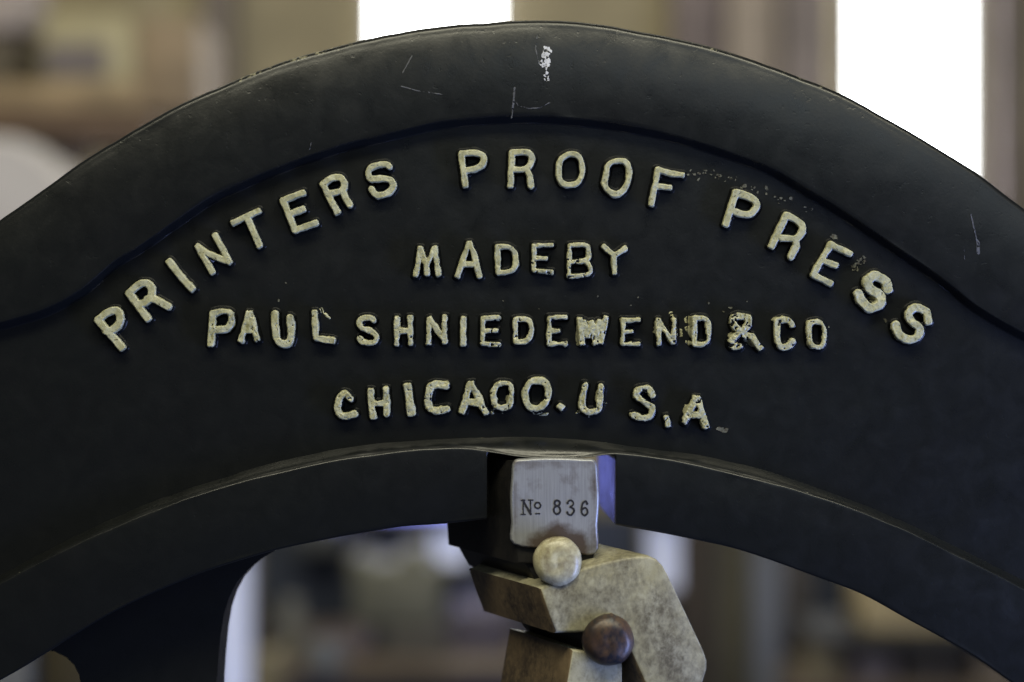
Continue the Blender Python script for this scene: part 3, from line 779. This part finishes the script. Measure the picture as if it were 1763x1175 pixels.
thing_box('bracket', 'bracket', 'dark slanting bracket under the shelf at left', 70, 150, 222, 262, 2.62, 0.06, mt('bracket_wood', (0.09, 0.06, 0.04)), 0.006, 38)
G = 'uprights along the back wall'
thing_box('post', 'post', 'grey purple upright right of the arch top', 1158, 1244, -300, 860, 3.2, 0.1, mt('mauve_post', (0.17, 0.135, 0.135)), 0.01, 0, (), G)
thing_box('board', 'board', 'lighter beige upright board left of the right window', 1252, 1338, -300, 860, 3.24, 0.06, mt('beige_board', (0.30, 0.25, 0.21)), 0.006, 0, (), G)
thing_box('board', 'board', 'greyish board touching the right window', 1350, 1428, -300, 860, 3.22, 0.06, mt('greyish_board', (0.22, 0.185, 0.18)), 0.006, 0, (), G)
thing_box('post', 'post', 'thin dark upright at the far right edge', 1722, 1752, -300, 860, 3.2, 0.06, mt('mauve_post', (0.17, 0.135, 0.135)), 0.006, 0, (), G)
# lower zone, seen under the arch
lw = thing_box('wainscot', 'panelling', 'dark bluish panelling low on the back wall', -400, 2200, 884, 1800, 3.37, 0.02, mt('dark_blue_panel', (0.032, 0.040, 0.066), .7, .5, 4), 0.0)
cast = mt('dusty_cream_metal', (0.133, 0.129, 0.092))
mach = empty('bench_machine', P(680, 1165, 2.7)); tag(mach, 'blurred cream machine on the bench seen left of the toggle', 'machine')
minv = Matrix.Translation(mach.location).inverted()
for nm, a in (('body', (604, 760, 972, 1080)), ('hopper', (684, 738, 948, 990)), ('base', (640, 772, 1080, 1146)), ('arm', (596, 640, 960, 1000))):
    under(pbox(nm, *a, 2.7, 0.2, cast if nm != 'base' else mt('dull_beige_metal', (0.081, 0.073, 0.059)), mach, 0.02), minv)
under(pbox('dial', 636, 662, 1072, 1112, 2.69, 0.02, mt('dark_dial', (0.019, 0.020, 0.018)), mach, 0.006), minv)
thing_box('bench', 'bench', 'brown workbench edge along the bottom under the arch', 470, 900, 1146, 1172, 2.6, 0.6, mt('bench_wood', (0.118, 0.089, 0.063)), 0.006)
def bottle(px, r, py0, py1, y, mat, label, neck=.35):
    k = S * (D + y) / D
    cx, _, zb = P(px, py1, y); zt = P(px, py0, y)[2]; h = zb * 0 + (zt - zb)
    prof = [(0, 0), (.92, 0), (1, .04), (1, .55), (.9, .68), (neck, .82), (neck, .97), (neck * .8, 1), (0, 1)]
    bm = bmesh.new(); na = 24; rings = []
    for a, b in prof:
        rings.append([bm.verts.new((cx + a * r * k * math.cos(2*math.pi*j/na), y + a * r * k * math.sin(2*math.pi*j/na), zb + b * h)) for j in range(na)])
    for A, B in zip(rings[:-1], rings[1:]):
        for j in range(na): bm.faces.new((A[j], A[(j+1) % na], B[(j+1) % na], B[j]))
    bmesh.ops.remove_doubles(bm, verts=bm.verts[:], dist=1e-5)
    o = link('bottle', to_mesh(bm, 'bottle'), mat, None, 40); tag(o, label, 'bottle', 'bottles on the bench')
bottle(456, 20, 1040, 1146, 2.65, mt('brown_bottle', (0.022, 0.015, 0.009), .3), 'dark brown bottle beside the pale window strip', .5)
bottle(502, 28, 1030, 1146, 2.72, mt('beige_bottle', (0.130, 0.125, 0.104)), 'dusty beige bottle right of the dark brown one', .6)
bottle(560, 34, 1105, 1150, 2.62, mt('grey_jar', (0.124, 0.132, 0.141)), 'short grey jar on the bench', .8)
thing_box('carton', 'box', 'olive tan carton low beside the left column', 428, 480, 1132, 1300, 2.5, 0.2, mt('olive_card', (0.174, 0.145, 0.081)), 0.01)
thing_box('carton', 'box', 'grey purple crate left of the lower strut', 772, 880, 1052, 1300, 2.75, 0.3, mt('mauve_crate', (0.071, 0.059, 0.081)), 0.02)
thing_box('tin', 'tin', 'pale grey blue tin behind the slide block', 500, 596, 905, 955, 3.1, 0.2, mt('slate_tin', (0.074, 0.079, 0.089)), 0.02)
bottom_left = thing_box('roller', 'roller', 'olive rounded roller end in the bottom left opening', 62, 200, 1060, 1400, 1.0, 0.2, mt('olive_roller', (0.045, 0.034, 0.012)), 0.025)
thing_box('sheet', 'paper sheet', 'pale sheet glimpsed in the bottom left corner', -200, 48, 1100, 1500, 1.6, 0.02, mt('pale_sheet', (0.160, 0.160, 0.150)), 0.004)
G2 = 'uprights seen under the right of the arch'
thing_box('post', 'post', 'dark brown upright behind the cream elbow', 1172, 1226, 880, 1500, 3.0, 0.08, mt('umber_post', (0.046, 0.033, 0.021)), 0.008, 0, (), G2)
thing_box('post', 'post', 'olive upright between the brown and grey ones', 1232, 1290, 880, 1500, 3.05, 0.08, mt('olive_post', (0.077, 0.069, 0.046)), 0.008, 0, (), G2)
thing_box('pipe', 'pipe', 'grey blue upright pipe right of the elbow', 1296, 1350, 880, 1500, 2.9, 0.1, mt('grey_pipe', (0.149, 0.158, 0.185)), 0.03, 0, (), G2)
thing_box('post', 'post', 'brownish upright right of the grey pipe', 1354, 1394, 880, 1500, 3.1, 0.08, mt('dull_post', (0.081, 0.069, 0.059)), 0.008, 0, (), G2)
thing_box('carton', 'box', 'cream carton under the right side of the arch', 1486, 1680, 1000, 1092, 2.75, 0.2, mt('cream_carton', (0.400, 0.320, 0.175)), 0.012)
thing_box('shelf', 'shelf', 'dark shelf board beneath the cream carton at right', 1400, 1900, 1093, 1112, 2.7, 0.3, mt('dark_shelf', (0.031, 0.030, 0.030)), 0.004)
thing_box('shelf', 'shelf', 'low wooden shelf along the bottom right', 1360, 1900, 1186, 1206, 2.7, 0.4, mt('bench_wood', (0.118, 0.089, 0.063)), 0.004)
thing_box('carton', 'box', 'small tan carton on the low shelf right of the pipe', 1394, 1446, 1122, 1185, 2.74, 0.15, mt('tan_small', (0.186, 0.155, 0.089)), 0.015)
thing_box('carton', 'box', 'grey pink carton on the low shelf', 1470, 1544, 1130, 1185, 2.76, 0.15, mt('grey_pink', (0.136, 0.115, 0.122)), 0.012)
thing_box('carton', 'box', 'dark carton on the low shelf below the cream carton', 1556, 1668, 1126, 1185, 2.76, 0.2, mt('dark_small', (0.043, 0.036, 0.030)), 0.012)
thing_box('carton', 'box', 'light tan carton at the bottom right corner', 1684, 1780, 1112, 1185, 2.74, 0.15, mt('light_tan', (0.236, 0.191, 0.141)), 0.012)
